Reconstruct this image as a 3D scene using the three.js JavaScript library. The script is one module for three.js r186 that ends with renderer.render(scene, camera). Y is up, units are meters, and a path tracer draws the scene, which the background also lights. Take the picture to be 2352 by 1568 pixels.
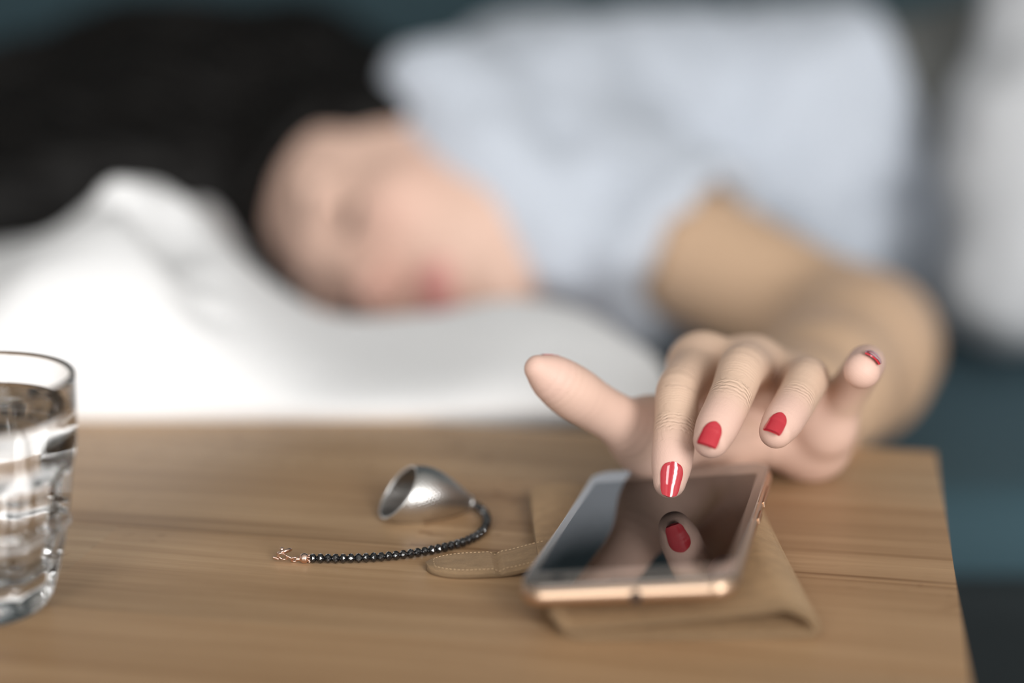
import * as THREE from 'three';
import { RoundedBoxGeometry } from 'three/addons/geometries/RoundedBoxGeometry.js';
import { mergeGeometries, mergeVertices } from 'three/addons/utils/BufferGeometryUtils.js';
import { RectAreaLightUniformsLib } from 'three/addons/lights/RectAreaLightUniformsLib.js';

// ---------------------------------------------------------------- camera, light, exposure
const W = 2352, H = 1568, FOCAL = 3900;              // focal length in pixels of the 2352 x 1568 frame
const TOP = 0.55, EYE = TOP + 0.23, PITCH = THREE.MathUtils.degToRad(14.5);
const scene = new THREE.Scene();
const camera = new THREE.PerspectiveCamera(2 * THREE.MathUtils.radToDeg(Math.atan(H / 2 / FOCAL)), W / H, 0.02, 30);
camera.position.set(0, EYE, 0);
camera.rotation.set(-PITCH, 0, 0);
camera.updateMatrixWorld();
camera.focus = 0.609;
camera.userData.fStop = 1.65;
scene.add(camera);
const renderer = new THREE.WebGLRenderer();
renderer.toneMapping = THREE.LinearToneMapping;
renderer.toneMappingExposure = 0.97;
renderer.shadowMap.enabled = true;
RectAreaLightUniformsLib.init();
scene.background = new THREE.Color(0.9, 0.95, 1.0);

// room: x -2.2..2.4, z -2.05..1.9, y 0..2.6; two tall windows in the wall behind the camera
const ROOM = { x0: -2.2, x1: 2.4, z0: -2.05, z1: 1.9, h: 2.6 };
const WINDOWS = [{ x: -1.15, w: 0.9, y0: 0.75, y1: 2.25, light: 8 }, { x: 1.2, w: 1.0, y0: 0.75, y1: 2.3, light: 17 }];
for (const w of WINDOWS) {
  const l = new THREE.RectAreaLight(new THREE.Color(1.0, 0.985, 0.96), w.light, w.w, w.y1 - w.y0);
  l.name = 'window_daylight';
  l.position.set(w.x, (w.y0 + w.y1) / 2, ROOM.z1 - 0.015);
  l.lookAt(w.x, (w.y0 + w.y1) / 2, -5);
  scene.add(l);
}

// ---------------------------------------------------------------- helpers
const V3 = THREE.Vector3;
const v3 = (x, y, z) => new V3(x, y, z);
const cp = Math.cos(PITCH), sp = Math.sin(PITCH);
const camDir = (x, y, z) => v3(x, y * cp + z * sp, -y * sp + z * cp);      // camera axes to world axes
const px = (x, y, d) => camDir((x - W / 2) / FOCAL * d, (H / 2 - y) / FOCAL * d, -d).add(camera.position);  // photo pixel and depth to a point
const onPlane = (x, y, h = TOP) => { const r = px(x, y, 1).sub(camera.position); return camera.position.clone().addScaledVector(r, (h - EYE) / r.y); };
let seedState = 12345;
const rnd = () => { seedState = (seedState + 0x6d2b79f5) | 0; let t = Math.imul(seedState ^ (seedState >>> 15), 1 | seedState); t = (t + Math.imul(t ^ (t >>> 7), 61 | t)) ^ t; return ((t ^ (t >>> 14)) >>> 0) / 4294967296; };
const clamp = (x, a = 0, b = 1) => Math.min(b, Math.max(a, x));
const sstep = (a, b, x) => { const t = clamp((x - a) / (b - a)); return t * t * (3 - 2 * t); };
const mix = (a, b, t) => a + (b - a) * t;
const hash = (x, y, z) => { let h = Math.imul(x, 374761393) + Math.imul(y, 668265263) + Math.imul(z, 1274126177); h = Math.imul(h ^ (h >>> 13), 1274126177); return ((h ^ (h >>> 16)) >>> 0) / 4294967296; };
function noise(x, y, z = 0) {
  const xi = Math.floor(x), yi = Math.floor(y), zi = Math.floor(z), f = (t) => t * t * (3 - 2 * t);
  const u = f(x - xi), v = f(y - yi), w = f(z - zi);
  const l = (k) => mix(mix(hash(xi, yi, zi + k), hash(xi + 1, yi, zi + k), u), mix(hash(xi, yi + 1, zi + k), hash(xi + 1, yi + 1, zi + k), u), v);
  return mix(l(0), l(1), w) * 2 - 1;
}
const std = (rgb, roughness, more = {}) => new THREE.MeshPhysicalMaterial({ color: new THREE.Color().setRGB(...rgb), roughness, ...more });
const taken = new Map();
const numbered = (n) => { const k = taken.get(n) ?? 0; taken.set(n, k + 1); return k ? n + '_' + String(k).padStart(3, '0') : n; };
function mesh(name, geometry, material, parent) {
  const m = new THREE.Mesh(geometry, material);
  m.name = parent ? name : numbered(name); m.castShadow = m.receiveShadow = true;
  (parent ?? scene).add(m);
  return m;
}
function thing(name, label, category, pos = v3(0, 0, 0)) {
  const g = new THREE.Group(); g.name = numbered(name); g.userData = { label, category };
  g.position.copy(pos); scene.add(g); return g;
}
const structure = (name, geometry, material, label, category) => { const m = mesh(name, geometry, material); m.userData = { label, category, kind: 'structure' }; return m; };
const box = (x0, x1, y0, y1, z0, z1) => new THREE.BoxGeometry(x1 - x0, y1 - y0, z1 - z0).translate((x0 + x1) / 2, (y0 + y1) / 2, (z0 + z1) / 2);
const rbox = (x0, x1, y0, y1, z0, z1, r, s = 3) => new RoundedBoxGeometry(x1 - x0, y1 - y0, z1 - z0, s, r).translate((x0 + x1) / 2, (y0 + y1) / 2, (z0 + z1) / 2);
function dataTexture(w, h, fill, srgb = true, repeat = true) {
  const d = new Uint8Array(w * h * 4);
  for (let j = 0, o = 0; j < h; j++) for (let i = 0; i < w; i++, o += 4) { const c = fill(i, j); d[o] = clamp(c[0]) * 255; d[o + 1] = clamp(c[1]) * 255; d[o + 2] = clamp(c[2]) * 255; d[o + 3] = 255; }
  const t = new THREE.DataTexture(d, w, h); t.magFilter = THREE.LinearFilter; t.minFilter = THREE.LinearFilter;
  if (srgb) t.colorSpace = THREE.SRGBColorSpace;
  if (repeat) t.wrapS = t.wrapT = THREE.RepeatWrapping;
  t.needsUpdate = true; return t;
}

// signed distances
const smin = (a, b, k) => { const h = Math.max(k - Math.abs(a - b), 0) / k; return Math.min(a, b) - h * h * k * 0.25; };
const smax = (a, b, k) => -smin(-a, -b, k);
function coneSeg(a, b, ra, rb) {                      // tapered capsule
  const dx = b.x - a.x, dy = b.y - a.y, dz = b.z - a.z, l2 = dx * dx + dy * dy + dz * dz || 1e-12;
  return (x, y, z) => {
    const px_ = x - a.x, py = y - a.y, pz = z - a.z, t = clamp((px_ * dx + py * dy + pz * dz) / l2);
    return Math.hypot(px_ - t * dx, py - t * dy, pz - t * dz) - mix(ra, rb, t);
  };
}
function ellipsoid(c, r, axes) {                      // axes: three unit vectors, or the world's
  const [X, Y, Z] = axes ?? [v3(1, 0, 0), v3(0, 1, 0), v3(0, 0, 1)];
  return (x, y, z) => {
    const a = x - c.x, b = y - c.y, d = z - c.z;
    const u = (a * X.x + b * X.y + d * X.z) / r[0], v = (a * Y.x + b * Y.y + d * Y.z) / r[1], w = (a * Z.x + b * Z.y + d * Z.z) / r[2];
    const k0 = Math.hypot(u, v, w), k1 = Math.hypot(u / r[0], v / r[1], w / r[2]);
    return k1 < 1e-9 ? -Math.min(...r) : k0 * (k0 - 1) / k1;
  };
}
const joined = (list, k) => (x, y, z) => { let d = list[0](x, y, z); for (let i = 1; i < list.length; i++) d = smin(d, list[i](x, y, z), k); return d; };
// surface nets over a box; the normals come from the field
function surface(field, lo, hi, cell) {
  const n = [0, 1, 2].map((i) => Math.ceil((hi.getComponent(i) - lo.getComponent(i)) / cell) + 1), [nx, ny, nz] = n;
  const d = new Float32Array(nx * ny * nz);
  for (let k = 0, o = 0; k < nz; k++) for (let j = 0; j < ny; j++) for (let i = 0; i < nx; i++, o++) d[o] = field(lo.x + i * cell, lo.y + j * cell, lo.z + k * cell);
  const id = new Int32Array(nx * ny * nz).fill(-1), pos = [], idx = [], at = (i, j, k) => i + nx * (j + ny * k);
  for (let k = 0; k < nz - 1; k++) for (let j = 0; j < ny - 1; j++) for (let i = 0; i < nx - 1; i++) {
    let m = 0, x = 0, y = 0, z = 0, c = 0;
    const e = (a, b, ax, ay, az, bx, by, bz) => { const da = d[a], db = d[b]; if ((da < 0) === (db < 0)) return; const t = da / (da - db); x += mix(ax, bx, t); y += mix(ay, by, t); z += mix(az, bz, t); c++; };
    const o = at(i, j, k), A = [o, o + 1, o + nx, o + nx + 1, o + nx * ny, o + nx * ny + 1, o + nx * ny + nx, o + nx * ny + nx + 1];
    for (let q = 0; q < 8; q++) if (d[A[q]] < 0) m |= 1 << q;
    if (m === 0 || m === 255) continue;
    e(A[0], A[1], 0, 0, 0, 1, 0, 0); e(A[2], A[3], 0, 1, 0, 1, 1, 0); e(A[4], A[5], 0, 0, 1, 1, 0, 1); e(A[6], A[7], 0, 1, 1, 1, 1, 1);
    e(A[0], A[2], 0, 0, 0, 0, 1, 0); e(A[1], A[3], 1, 0, 0, 1, 1, 0); e(A[4], A[6], 0, 0, 1, 0, 1, 1); e(A[5], A[7], 1, 0, 1, 1, 1, 1);
    e(A[0], A[4], 0, 0, 0, 0, 0, 1); e(A[1], A[5], 1, 0, 0, 1, 0, 1); e(A[2], A[6], 0, 1, 0, 0, 1, 1); e(A[3], A[7], 1, 1, 0, 1, 1, 1);
    id[o] = pos.length / 3; pos.push(lo.x + (i + x / c) * cell, lo.y + (j + y / c) * cell, lo.z + (k + z / c) * cell);
  }
  const quad = (a, b, c, e, flip) => { if (a < 0 || b < 0 || c < 0 || e < 0) return; flip ? idx.push(a, c, b, a, e, c) : idx.push(a, b, c, a, c, e); };
  for (let k = 1; k < nz - 1; k++) for (let j = 1; j < ny - 1; j++) for (let i = 1; i < nx - 1; i++) {
    const o = at(i, j, k), s = d[o] < 0;
    if (s !== d[o + 1] < 0) quad(id[at(i, j - 1, k - 1)], id[at(i, j, k - 1)], id[o], id[at(i, j - 1, k)], !s);
    if (s !== d[o + nx] < 0) quad(id[at(i - 1, j, k - 1)], id[at(i - 1, j, k)], id[o], id[at(i, j, k - 1)], !s);
    if (s !== d[o + nx * ny] < 0) quad(id[at(i - 1, j - 1, k)], id[at(i, j - 1, k)], id[o], id[at(i - 1, j, k)], !s);
  }
  const g = new THREE.BufferGeometry(), nor = new Float32Array(pos.length), h = cell * 0.5;
  for (let q = 0; q < pos.length; q += 3) {
    let x = pos[q], y = pos[q + 1], z = pos[q + 2];
    let a = field(x + h, y, z) - field(x - h, y, z), b = field(x, y + h, z) - field(x, y - h, z), c = field(x, y, z + h) - field(x, y, z - h), l = Math.hypot(a, b, c) || 1;
    const off = clamp(field(x, y, z), -cell * 0.6, cell * 0.6);
    pos[q] = x - a / l * off; pos[q + 1] = y - b / l * off; pos[q + 2] = z - c / l * off;
    nor[q] = a / l; nor[q + 1] = b / l; nor[q + 2] = c / l;
  }
  g.setAttribute('position', new THREE.Float32BufferAttribute(pos, 3)); g.setAttribute('normal', new THREE.BufferAttribute(nor, 3)); g.setIndex(idx);
  return g;
}
function paint(g, f) {
  const p = g.attributes.position, c = new Float32Array(p.count * 3);
  for (let i = 0; i < p.count; i++) c.set(f(p.getX(i), p.getY(i), p.getZ(i)), i * 3);
  g.setAttribute('color', new THREE.BufferAttribute(c, 3)); return g;
}
// grid of points f(i/nu, j/nv) as a smooth surface
function sheet(nu, nv, f, closedU = false) {
  const p = [], uv = [], ix = [], v = v3(0, 0, 0), cols = closedU ? nu : nu + 1;
  for (let j = 0; j <= nv; j++) for (let i = 0; i < cols; i++) { f(i / nu, j / nv, v); p.push(v.x, v.y, v.z); uv.push(i / nu, j / nv); }
  for (let j = 0; j < nv; j++) for (let i = 0; i < nu; i++) { const a = j * cols + i, b = j * cols + (i + 1) % cols, c = a + cols, d = b + cols; ix.push(a, b, d, a, d, c); }
  const g = new THREE.BufferGeometry();
  g.setAttribute('position', new THREE.Float32BufferAttribute(p, 3)); g.setAttribute('uv', new THREE.Float32BufferAttribute(uv, 2)); g.setIndex(ix); g.computeVertexNormals();
  return g;
}

// ---------------------------------------------------------------- the room
const MAT = {
  plaster: std([0.5, 0.495, 0.48], 0.9), ceiling: std([0.7, 0.7, 0.69], 0.95), teal: std([0.019, 0.045, 0.057], 0.85),
  floor: std([0.16, 0.11, 0.07], 0.5), white: std([0.75, 0.75, 0.74], 0.45),
};
{
  const t = 0.12, { x0, x1, z0, z1, h } = ROOM;
  structure('floor', box(x0 - t, x1 + t, -t, 0, z0 - t, z1 + t), MAT.floor, 'dark wooden bedroom floor', 'floor');
  structure('ceiling', box(x0 - t, x1 + t, h, h + t, z0 - t, z1 + t), MAT.ceiling, 'plain white bedroom ceiling', 'ceiling');
  structure('wall_back', box(x0 - t, x1 + t, 0, h, z0 - t, z0), MAT.teal, 'dark teal wall behind the bed', 'wall');
  structure('wall_left', box(x0 - t, x0, 0, h, z0, z1), MAT.plaster, 'pale wall beyond the head of the bed', 'wall');
  structure('wall_right', box(x1, x1 + t, 0, h, z0, z1), MAT.plaster, 'pale wall beyond the foot of the bed', 'wall');
  const [a, b] = WINDOWS, e = (w, s) => w.x + s * w.w / 2;
  structure('wall_front', mergeGeometries([
    box(x0 - t, e(a, -1), 0, h, z1, z1 + t), box(e(a, 1), e(b, -1), 0, h, z1, z1 + t), box(e(b, 1), x1 + t, 0, h, z1, z1 + t),
    ...WINDOWS.flatMap((w) => [box(e(w, -1), e(w, 1), 0, w.y0, z1, z1 + t), box(e(w, -1), e(w, 1), w.y1, h, z1, z1 + t)]),
  ]), MAT.plaster, 'pale window wall facing the bed', 'wall');
  const glass = std([1, 1, 1], 0, { transmission: 1, thickness: 0 });
  WINDOWS.forEach((w, i) => {
    const g = new THREE.Group(); g.name = 'window_' + (i + 1); g.userData = { label: ['tall bedroom window nearer the head of the bed', 'tall bedroom window nearer the foot of the bed'][i], category: 'window', kind: 'structure' }; scene.add(g);
    const l = e(w, -1), r = e(w, 1), z = z1 + 0.03, s = 0.05;
    mesh('window_frame', mergeGeometries([box(l, l + s, w.y0, w.y1, z, z + 0.05), box(r - s, r, w.y0, w.y1, z, z + 0.05), box(l, r, w.y0, w.y0 + s, z, z + 0.05), box(l, r, w.y1 - s, w.y1, z, z + 0.05)]), MAT.white, g);
    mesh('pane', new THREE.PlaneGeometry(w.w - 2 * s, w.y1 - w.y0 - 2 * s).rotateY(Math.PI).translate(w.x, (w.y0 + w.y1) / 2, z + 0.025), glass, g);
  });
}

// ---------------------------------------------------------------- bedside table
const corner = onPlane(2150, 1036), nearEdge = onPlane(2232, 1568);
const ez = corner.clone().sub(nearEdge).setY(0).normalize();           // along the right edge, away from the camera
const ex = v3(-ez.z, 0, ez.x);                                          // along the boards, towards the right edge
const TABLE_W = 0.62, TABLE_D = 0.42, TABLE_T = 0.026;
{
  const g = thing('bedside_table', 'light brown wooden bedside table carrying the phone and glass', 'table', v3(corner.x, 0, corner.z));
  g.rotation.y = Math.atan2(-ex.z, ex.x);                               // local x: along the boards; the corner at the back right is the origin
  // wood: u along the grain (0.64 m), v across (0.5 m)
  const wood = dataTexture(1024, 2048, (i, j) => {
    const x = i / 1024 * 0.64, y = j / 2048 * 0.5, xs = i / 1024;
    const wave = 0.006 * noise(x * 4, y * 6, 3) + 0.0025 * noise(x * 11, y * 20, 8);
    const q = y + wave, cyc = (a, b, z) => mix(noise(x * a, q * b, z), noise((x - 0.64) * a, q * b, z), sstep(0.9, 1, xs));
    let t = 0.30 * cyc(2.5, 45, 1) + 0.26 * cyc(5, 150, 2) + 0.24 * cyc(9, 420, 4) + 0.14 * cyc(30, 1300, 5);
    const ring = 0.5 + 0.5 * Math.sin(q * 420 + 5 * noise(x * 3, q * 30, 6));
    t += (ring ** 6) * -0.10;
    const pore = sstep(0.45, 0.75, noise(x * 150, y * 1700, 7)) * -0.12;
    const fx = x * 170 + 30 * y, fy = y * 300 + x * 25, fleck = sstep(0.42, 0.75, 0.75 * noise(fx, fy, 9) + 0.25 * noise(fx * 2.3, fy * 2.1, 19)) * sstep(-0.1, 0.5, noise(x * 6, y * 9, 10)) * -0.95;
    const streak = sstep(0.66, 0.8, noise(x * 2.2, q * 120, 12)) * -0.5;
    // the dark grain lines along the joint in the middle of the table, and darker bands towards the front
    const ln = (c, w, k) => -k * Math.exp(-(((y - c - 0.0012 * noise(x * 14, c * 900, 3)) / w) ** 2)) * (0.7 + 0.3 * noise(x * 25, c * 700, 5));
    t += ln(0.1505, 0.0009, 1.5) + ln(0.1552, 0.0006, 1.2) + ln(0.148, 0.004, 0.5) + ln(0.268, 0.006, 0.7) + ln(0.283, 0.003, 0.6) + ln(0.052, 0.01, 0.35) + ln(0.094, 0.006, 0.4);
    t += pore + fleck + streak;
    const warm = 0.35 * noise(x * 3, q * 22, 11);
    return [(170 + 29 * t + 5 * warm) / 255, (139 + 29 * t - 3 * warm) / 255, (106 + 27 * t - 8 * warm) / 255];
  });
  const edges = [0, 0.074, 0.153, 0.229, 0.306, TABLE_D];  // the joints between boards, from the back edge
  edges.slice(0, -1).forEach((a, i) => {
    const b = edges[i + 1], geo = box(-TABLE_W, 0, TOP - TABLE_T, TOP, a + (i ? 0.00016 : 0), b - 0.00016);
    const p = geo.attributes.position, uv = geo.attributes.uv, du = rnd();
    for (let k = 0; k < p.count; k++) uv.setXY(k, p.getX(k) / 0.64 + du, (p.getZ(k) + p.getY(k) - TOP) / 0.5);
    const tone = [1.0, 0.96, 1.02, 0.98, 1.03, 0.95, 0.99][i];
    mesh('board', geo, std([tone, tone * [1, 0.985, 1, 1.01, 1, 0.98, 1][i], tone * [1, 0.97, 1, 1.02, 1, 0.96, 1][i]], 0.42, { map: wood, specularIntensity: 0.7 }), g);
  });
  const plain = std([0.33, 0.22, 0.13], 0.5);
  mesh('cabinet', rbox(-TABLE_W + 0.02, -0.02, 0.16, TOP - TABLE_T, 0.02, TABLE_D - 0.02, 0.003), plain, g);
  const dr = mesh('drawer_front', rbox(-TABLE_W + 0.035, -0.035, 0.2, TOP - TABLE_T - 0.03, TABLE_D - 0.024, TABLE_D - 0.006, 0.003), plain, g);
  mesh('knob', new THREE.SphereGeometry(0.014, 20, 14).translate(-TABLE_W / 2, 0.36, TABLE_D + 0.006), MAT.white, dr);
  for (const x of [-TABLE_W + 0.05, -0.05]) for (const z of [0.05, TABLE_D - 0.05]) mesh('leg', new THREE.CylinderGeometry(0.02, 0.013, 0.165, 16).translate(x, 0.0825, z), plain, g);
}

// ---------------------------------------------------------------- bed
const BED = TOP - 0.07, BEDZ = -0.83;
const tealCloth = std([0.030, 0.068, 0.088], 0.9, { sheen: 0.3, sheenColor: new THREE.Color(0.2, 0.3, 0.35), sheenRoughness: 0.5 });
{
  const g = thing('bed', 'low bed with a dark teal fitted sheet on its mattress', 'bed', v3(0, 0, 0));
  mesh('mattress', rbox(-1.0, 1.15, BED - 0.09, BED, ROOM.z0 + 0.03, BEDZ, 0.035, 6), tealCloth, g);
  mesh('bed_base', rbox(-1.0, 1.15, 0.08, BED - 0.04, ROOM.z0 + 0.03, BEDZ + 0.015, 0.02), std([0.004, 0.009, 0.0115], 0.9), g);
  for (const x of [-0.9, 1.05]) for (const z of [ROOM.z0 + 0.12, BEDZ - 0.12]) mesh('leg', new THREE.CylinderGeometry(0.025, 0.02, 0.09, 14).translate(x, 0.045, z), MAT.floor, g);
}

// ---------------------------------------------------------------- the person: one field for the skin, others for hair and clothes
// head axes: X to her left (up in the photo), Y to the crown, Z out of the face
const hx = camDir(0, 0.85, 0.53).normalize(), hy = camDir(-1.05, 0.27, -0.43); hy.addScaledVector(hx, -hy.dot(hx)).normalize();
const hz = new V3().crossVectors(hx, hy).normalize();
const eyesMid = px(768, 600, 1.06);
const headC = eyesMid.clone().addScaledVector(hz, -0.083).addScaledVector(hy, -0.012);
const hd = (x, y, z) => headC.clone().addScaledVector(hx, x).addScaledVector(hy, y).addScaledVector(hz, z);
const toHead = (x, y, z) => { const a = x - headC.x, b = y - headC.y, c = z - headC.z; return [a * hx.x + b * hx.y + c * hx.z, a * hy.x + b * hy.y + c * hy.z, a * hz.x + b * hz.y + c * hz.z]; };
const L = (f) => (x, y, z) => { const q = toHead(x, y, z); return f(q[0], q[1], q[2]); };
const headLocal = (() => {
  const cran = ellipsoid(v3(0, 0.032, -0.022), [0.073, 0.086, 0.094]), face = ellipsoid(v3(0, -0.028, 0.022), [0.062, 0.08, 0.066]);
  const jaw = ellipsoid(v3(0, -0.066, 0.026), [0.048, 0.044, 0.05]), chin = ellipsoid(v3(0, -0.098, 0.064), [0.02, 0.015, 0.016]);
  const brow = ellipsoid(v3(0, 0.032, 0.07), [0.05, 0.012, 0.015]), nose = coneSeg(v3(0, 0.014, 0.081), v3(0, -0.024, 0.103), 0.006, 0.0095);
  const nl = ellipsoid(v3(0.0105, -0.028, 0.094), [0.0065, 0.006, 0.009]), cheek = ellipsoid(v3(0.036, -0.022, 0.058), [0.022, 0.02, 0.02]);
  const lid = ellipsoid(v3(0.031, 0.01, 0.0665), [0.0145, 0.0105, 0.012]), socket = ellipsoid(v3(0.031, 0.012, 0.091), [0.017, 0.011, 0.014]);
  const upLip = ellipsoid(v3(0, -0.0585, 0.0855), [0.021, 0.0055, 0.008]), loLip = ellipsoid(v3(0, -0.0675, 0.084), [0.017, 0.0062, 0.0085]), slit = ellipsoid(v3(0, -0.063, 0.094), [0.021, 0.0012, 0.004]);
  const ear = ellipsoid(v3(0.073, -0.002, -0.012), [0.008, 0.03, 0.018]);
  return (x0, y, z) => {
    const x = Math.abs(x0);
    let d = smin(cran(x, y, z), face(x, y, z), 0.03);
    d = smin(d, jaw(x, y, z), 0.022); d = smin(d, chin(x, y, z), 0.02); d = smin(d, brow(x, y, z), 0.016); d = smin(d, cheek(x, y, z), 0.02);
    d = smax(d, -socket(x, y, z), 0.012); d = smin(d, lid(x, y, z), 0.004);
    d = smin(d, nose(x, y, z), 0.011); d = smin(d, nl(x, y, z), 0.005);
    d = smin(d, upLip(x, y, z), 0.005); d = smin(d, loLip(x, y, z), 0.004); d = smax(d, -slit(x, y, z), 0.002);
    return smin(d, ear(x, y, z), 0.006);
  };
})();

// arm and hand joints, read from the photograph; depths follow from the bone lengths and what the hand touches
const J = { shoulder: px(1310, 425, 1.14), elbow: px(1978, 795, 0.965), wrist: px(1835, 950, 0.752) };
const FINGERS = {
  index: [[1612, 842, 0.672, 11], [1585, 866, 0.651, 9.2], [1557, 902, 0.632, 8.3], [1553, 958, 0.6235, 7.9], [1548, 1014, 0.6175, 7.7], [1543, 1064, 0.6148, 7.4], [1538, 1106, 0.6125, 5.9]],
  middle: [[1728, 850, 0.680, 11], [1716, 844, 0.656, 9.3], [1703, 848, 0.632, 8.8], [1685, 896, 0.6205, 8.1], [1664, 945, 0.611, 7.9], [1647, 980, 0.605, 7.7], [1634, 1010, 0.600, 6.5]],
  ring: [[1828, 893, 0.684, 10.5], [1842, 878, 0.662, 9], [1854, 871, 0.640, 8.2], [1836, 906, 0.6285, 7.7], [1815, 942, 0.619, 7.5], [1797, 969, 0.612, 7.3], [1783, 990, 0.607, 6.2]],
  little: [[1896, 978, 0.684, 10], [1928, 928, 0.675, 8.6], [1962, 878, 0.663, 7.7], [1984, 844, 0.651, 7.3], [1990, 834, 0.640, 7.1], [1986, 841, 0.6305, 7.0], [1980, 851, 0.6225, 6.75]],
  thumb: [[1500, 1003, 0.662, 13.5], [1452, 985, 0.652, 11.0], [1404, 955, 0.645, 9.6], [1365, 932, 0.640, 9.6], [1318, 902, 0.634, 10.2], [1275, 872, 0.629, 9.0], [1236, 847, 0.625, 5.2]],
};
const chains = Object.entries(FINGERS).map(([name, pts]) => {
  const p = pts.map(([x, y, d]) => px(x, y, d)), r = pts.map((q) => q[3] / 1000), segs = [];
  const curve = new THREE.CatmullRomCurve3(p, false, 'centripetal'), rc = new THREE.CatmullRomCurve3(r.map((q, i) => v3(i * 0.004, q, 0)));
  const n = 24, cp_ = Array.from({ length: n + 1 }, (_, i) => curve.getPoint(i / n)), cr = Array.from({ length: n + 1 }, (_, i) => rc.getPoint(i / n).y);
  for (let i = 0; i < n; i++) segs.push(coneSeg(cp_[i], cp_[i + 1], cr[i], cr[i + 1]));
  const lens = [0]; for (let i = 1; i < p.length; i++) lens.push(lens[i - 1] + p[i].distanceTo(p[i - 1]));
  return { name, p, r, lens, f: (x, y, z) => { let d = 1; for (const q of segs) { const e = q(x, y, z); if (e < d) d = e; } return d; }, c: new THREE.Box3().setFromPoints(p).expandByScalar(0.022) };
});
const chain = Object.fromEntries(chains.map((c) => [c.name, c]));
const palm = (() => {
  const m = (n) => chain[n].p[0], w = J.wrist, hypo = px(1862, 1010, 0.700), thenar = px(1640, 985, 0.690);
  const s = [
    coneSeg(m('index'), w, 0.0115, 0.016), coneSeg(m('middle'), w, 0.0115, 0.017), coneSeg(m('ring'), w, 0.011, 0.017), coneSeg(m('little'), hypo, 0.0105, 0.015), coneSeg(hypo, w, 0.0155, 0.018),
    coneSeg(chain.thumb.p[0], thenar, 0.0135, 0.0165), coneSeg(thenar, w, 0.017, 0.018), coneSeg(m('index'), m('middle'), 0.0105, 0.0105), coneSeg(m('middle'), m('ring'), 0.0105, 0.0105), coneSeg(m('ring'), m('little'), 0.0105, 0.010),
    coneSeg(thenar, hypo, 0.012, 0.012), coneSeg(thenar, m('index'), 0.0115, 0.0095),
  ];
  return joined(s, 0.008);
})();
const armAxis = J.elbow.clone().sub(J.wrist);
const forearm = joined([coneSeg(J.wrist, J.wrist.clone().addScaledVector(armAxis, 0.3), 0.0255, 0.030), coneSeg(J.wrist.clone().addScaledVector(armAxis, 0.3), J.wrist.clone().addScaledVector(armAxis, 0.75), 0.030, 0.0405), coneSeg(J.wrist.clone().addScaledVector(armAxis, 0.75), J.elbow, 0.0405, 0.037)], 0.02);
const upperArm = coneSeg(J.elbow, J.shoulder, 0.038, 0.046);
const handField = (x, y, z) => {
  const base = palm(x, y, z); let d = base;
  for (const c of chains) {
    if (x < c.c.min.x || x > c.c.max.x || y < c.c.min.y || y > c.c.max.y || z < c.c.min.z || z > c.c.max.z) continue;
    d = Math.min(d, smin(base, c.f(x, y, z), c.name === 'thumb' ? 0.012 : 0.006));
  }
  return d;
};
const SP = { back: px(1075, 330, 1.24), chest: px(1330, 420, 1.27), waist: px(1850, 440, 1.30), hip: px(2420, 400, 1.32) };
const neckA = hd(0, -0.055, -0.035);
const limb = (x, y, z) => smin(forearm(x, y, z), upperArm(x, y, z), 0.028);
const torsoParts = [coneSeg(SP.back, SP.chest, 0.062, 0.092), coneSeg(SP.chest, SP.waist, 0.092, 0.095), coneSeg(SP.waist, SP.hip, 0.095, 0.105), coneSeg(J.shoulder, SP.chest, 0.05, 0.08)];
const torso = joined(torsoParts, 0.05);
const neck = coneSeg(neckA, SP.back.clone().lerp(SP.chest, 0.25), 0.05, 0.055);
const bodyField = (x, y, z) => {
  let d = smin(L(headLocal)(x, y, z), neck(x, y, z), 0.02);
  d = smin(d, torso(x, y, z), 0.04);
  return smin(d, limb(x, y, z), 0.02);
};
const skinField = (x, y, z) => smin(bodyField(x, y, z), handField(x, y, z), 0.022);
const person = thing('person', 'sleeping dark-haired person in a pale blue shirt reaching for the phone', 'person', v3(SP.waist.x, BED, SP.waist.z));
const toPerson = (g) => g.translate(-SP.waist.x, -BED, -SP.waist.z);
const skinBump = dataTexture(1280, 512, (i, j) => {
  // five columns, one for each finger; in each a runs from the back of the finger round to its inside, t from the knuckle to the tip
  const row = Math.floor(i / 256), t = j / 512, a = (i % 256) / 256;
  let h = 0.5 + 0.03 * noise(i / 3, j / 3, 1);
  if (row < 5) {
    const thumb = row === 4, back = 1 - sstep(0.42, 0.6, a);
    for (const [c, w, n] of thumb ? [[0.62, 0.05, 0.3]] : [[0.46, 0.09, 0.5], [0.755, 0.045, 0.5]]) {
      const k = Math.exp(-(((t - c) / w) ** 2));
      h -= back * k * n * (0.5 + 0.5 * Math.sin((t + 0.006 * noise(a * 14, t * 30, row)) * 340)) * (0.6 + 0.4 * noise(a * 22, t * 60, row + 9));
    }
    h -= back * 0.09 * (0.5 + 0.5 * Math.sin((t + 0.01 * noise(a * 10, t * 20, row)) * 430)) * sstep(0.35, 0.45, t) * (1 - sstep(0.78, 0.84, t));
  }
  return [h, h, h];
}, false, false);
const skinMat = new THREE.MeshPhysicalMaterial({ color: 0xffffff, vertexColors: true, roughness: 0.52, specularIntensity: 0.6, bumpMap: skinBump, bumpScale: 0.0007, sheen: 0.25, sheenColor: new THREE.Color(0.9, 0.6, 0.5), sheenRoughness: 0.5 });
const headAxis = { lo: v3(-0.1, -0.13, -0.125), hi: v3(0.1, 0.13, 0.13) };
const tmpP = v3(0, 0, 0);
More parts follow.
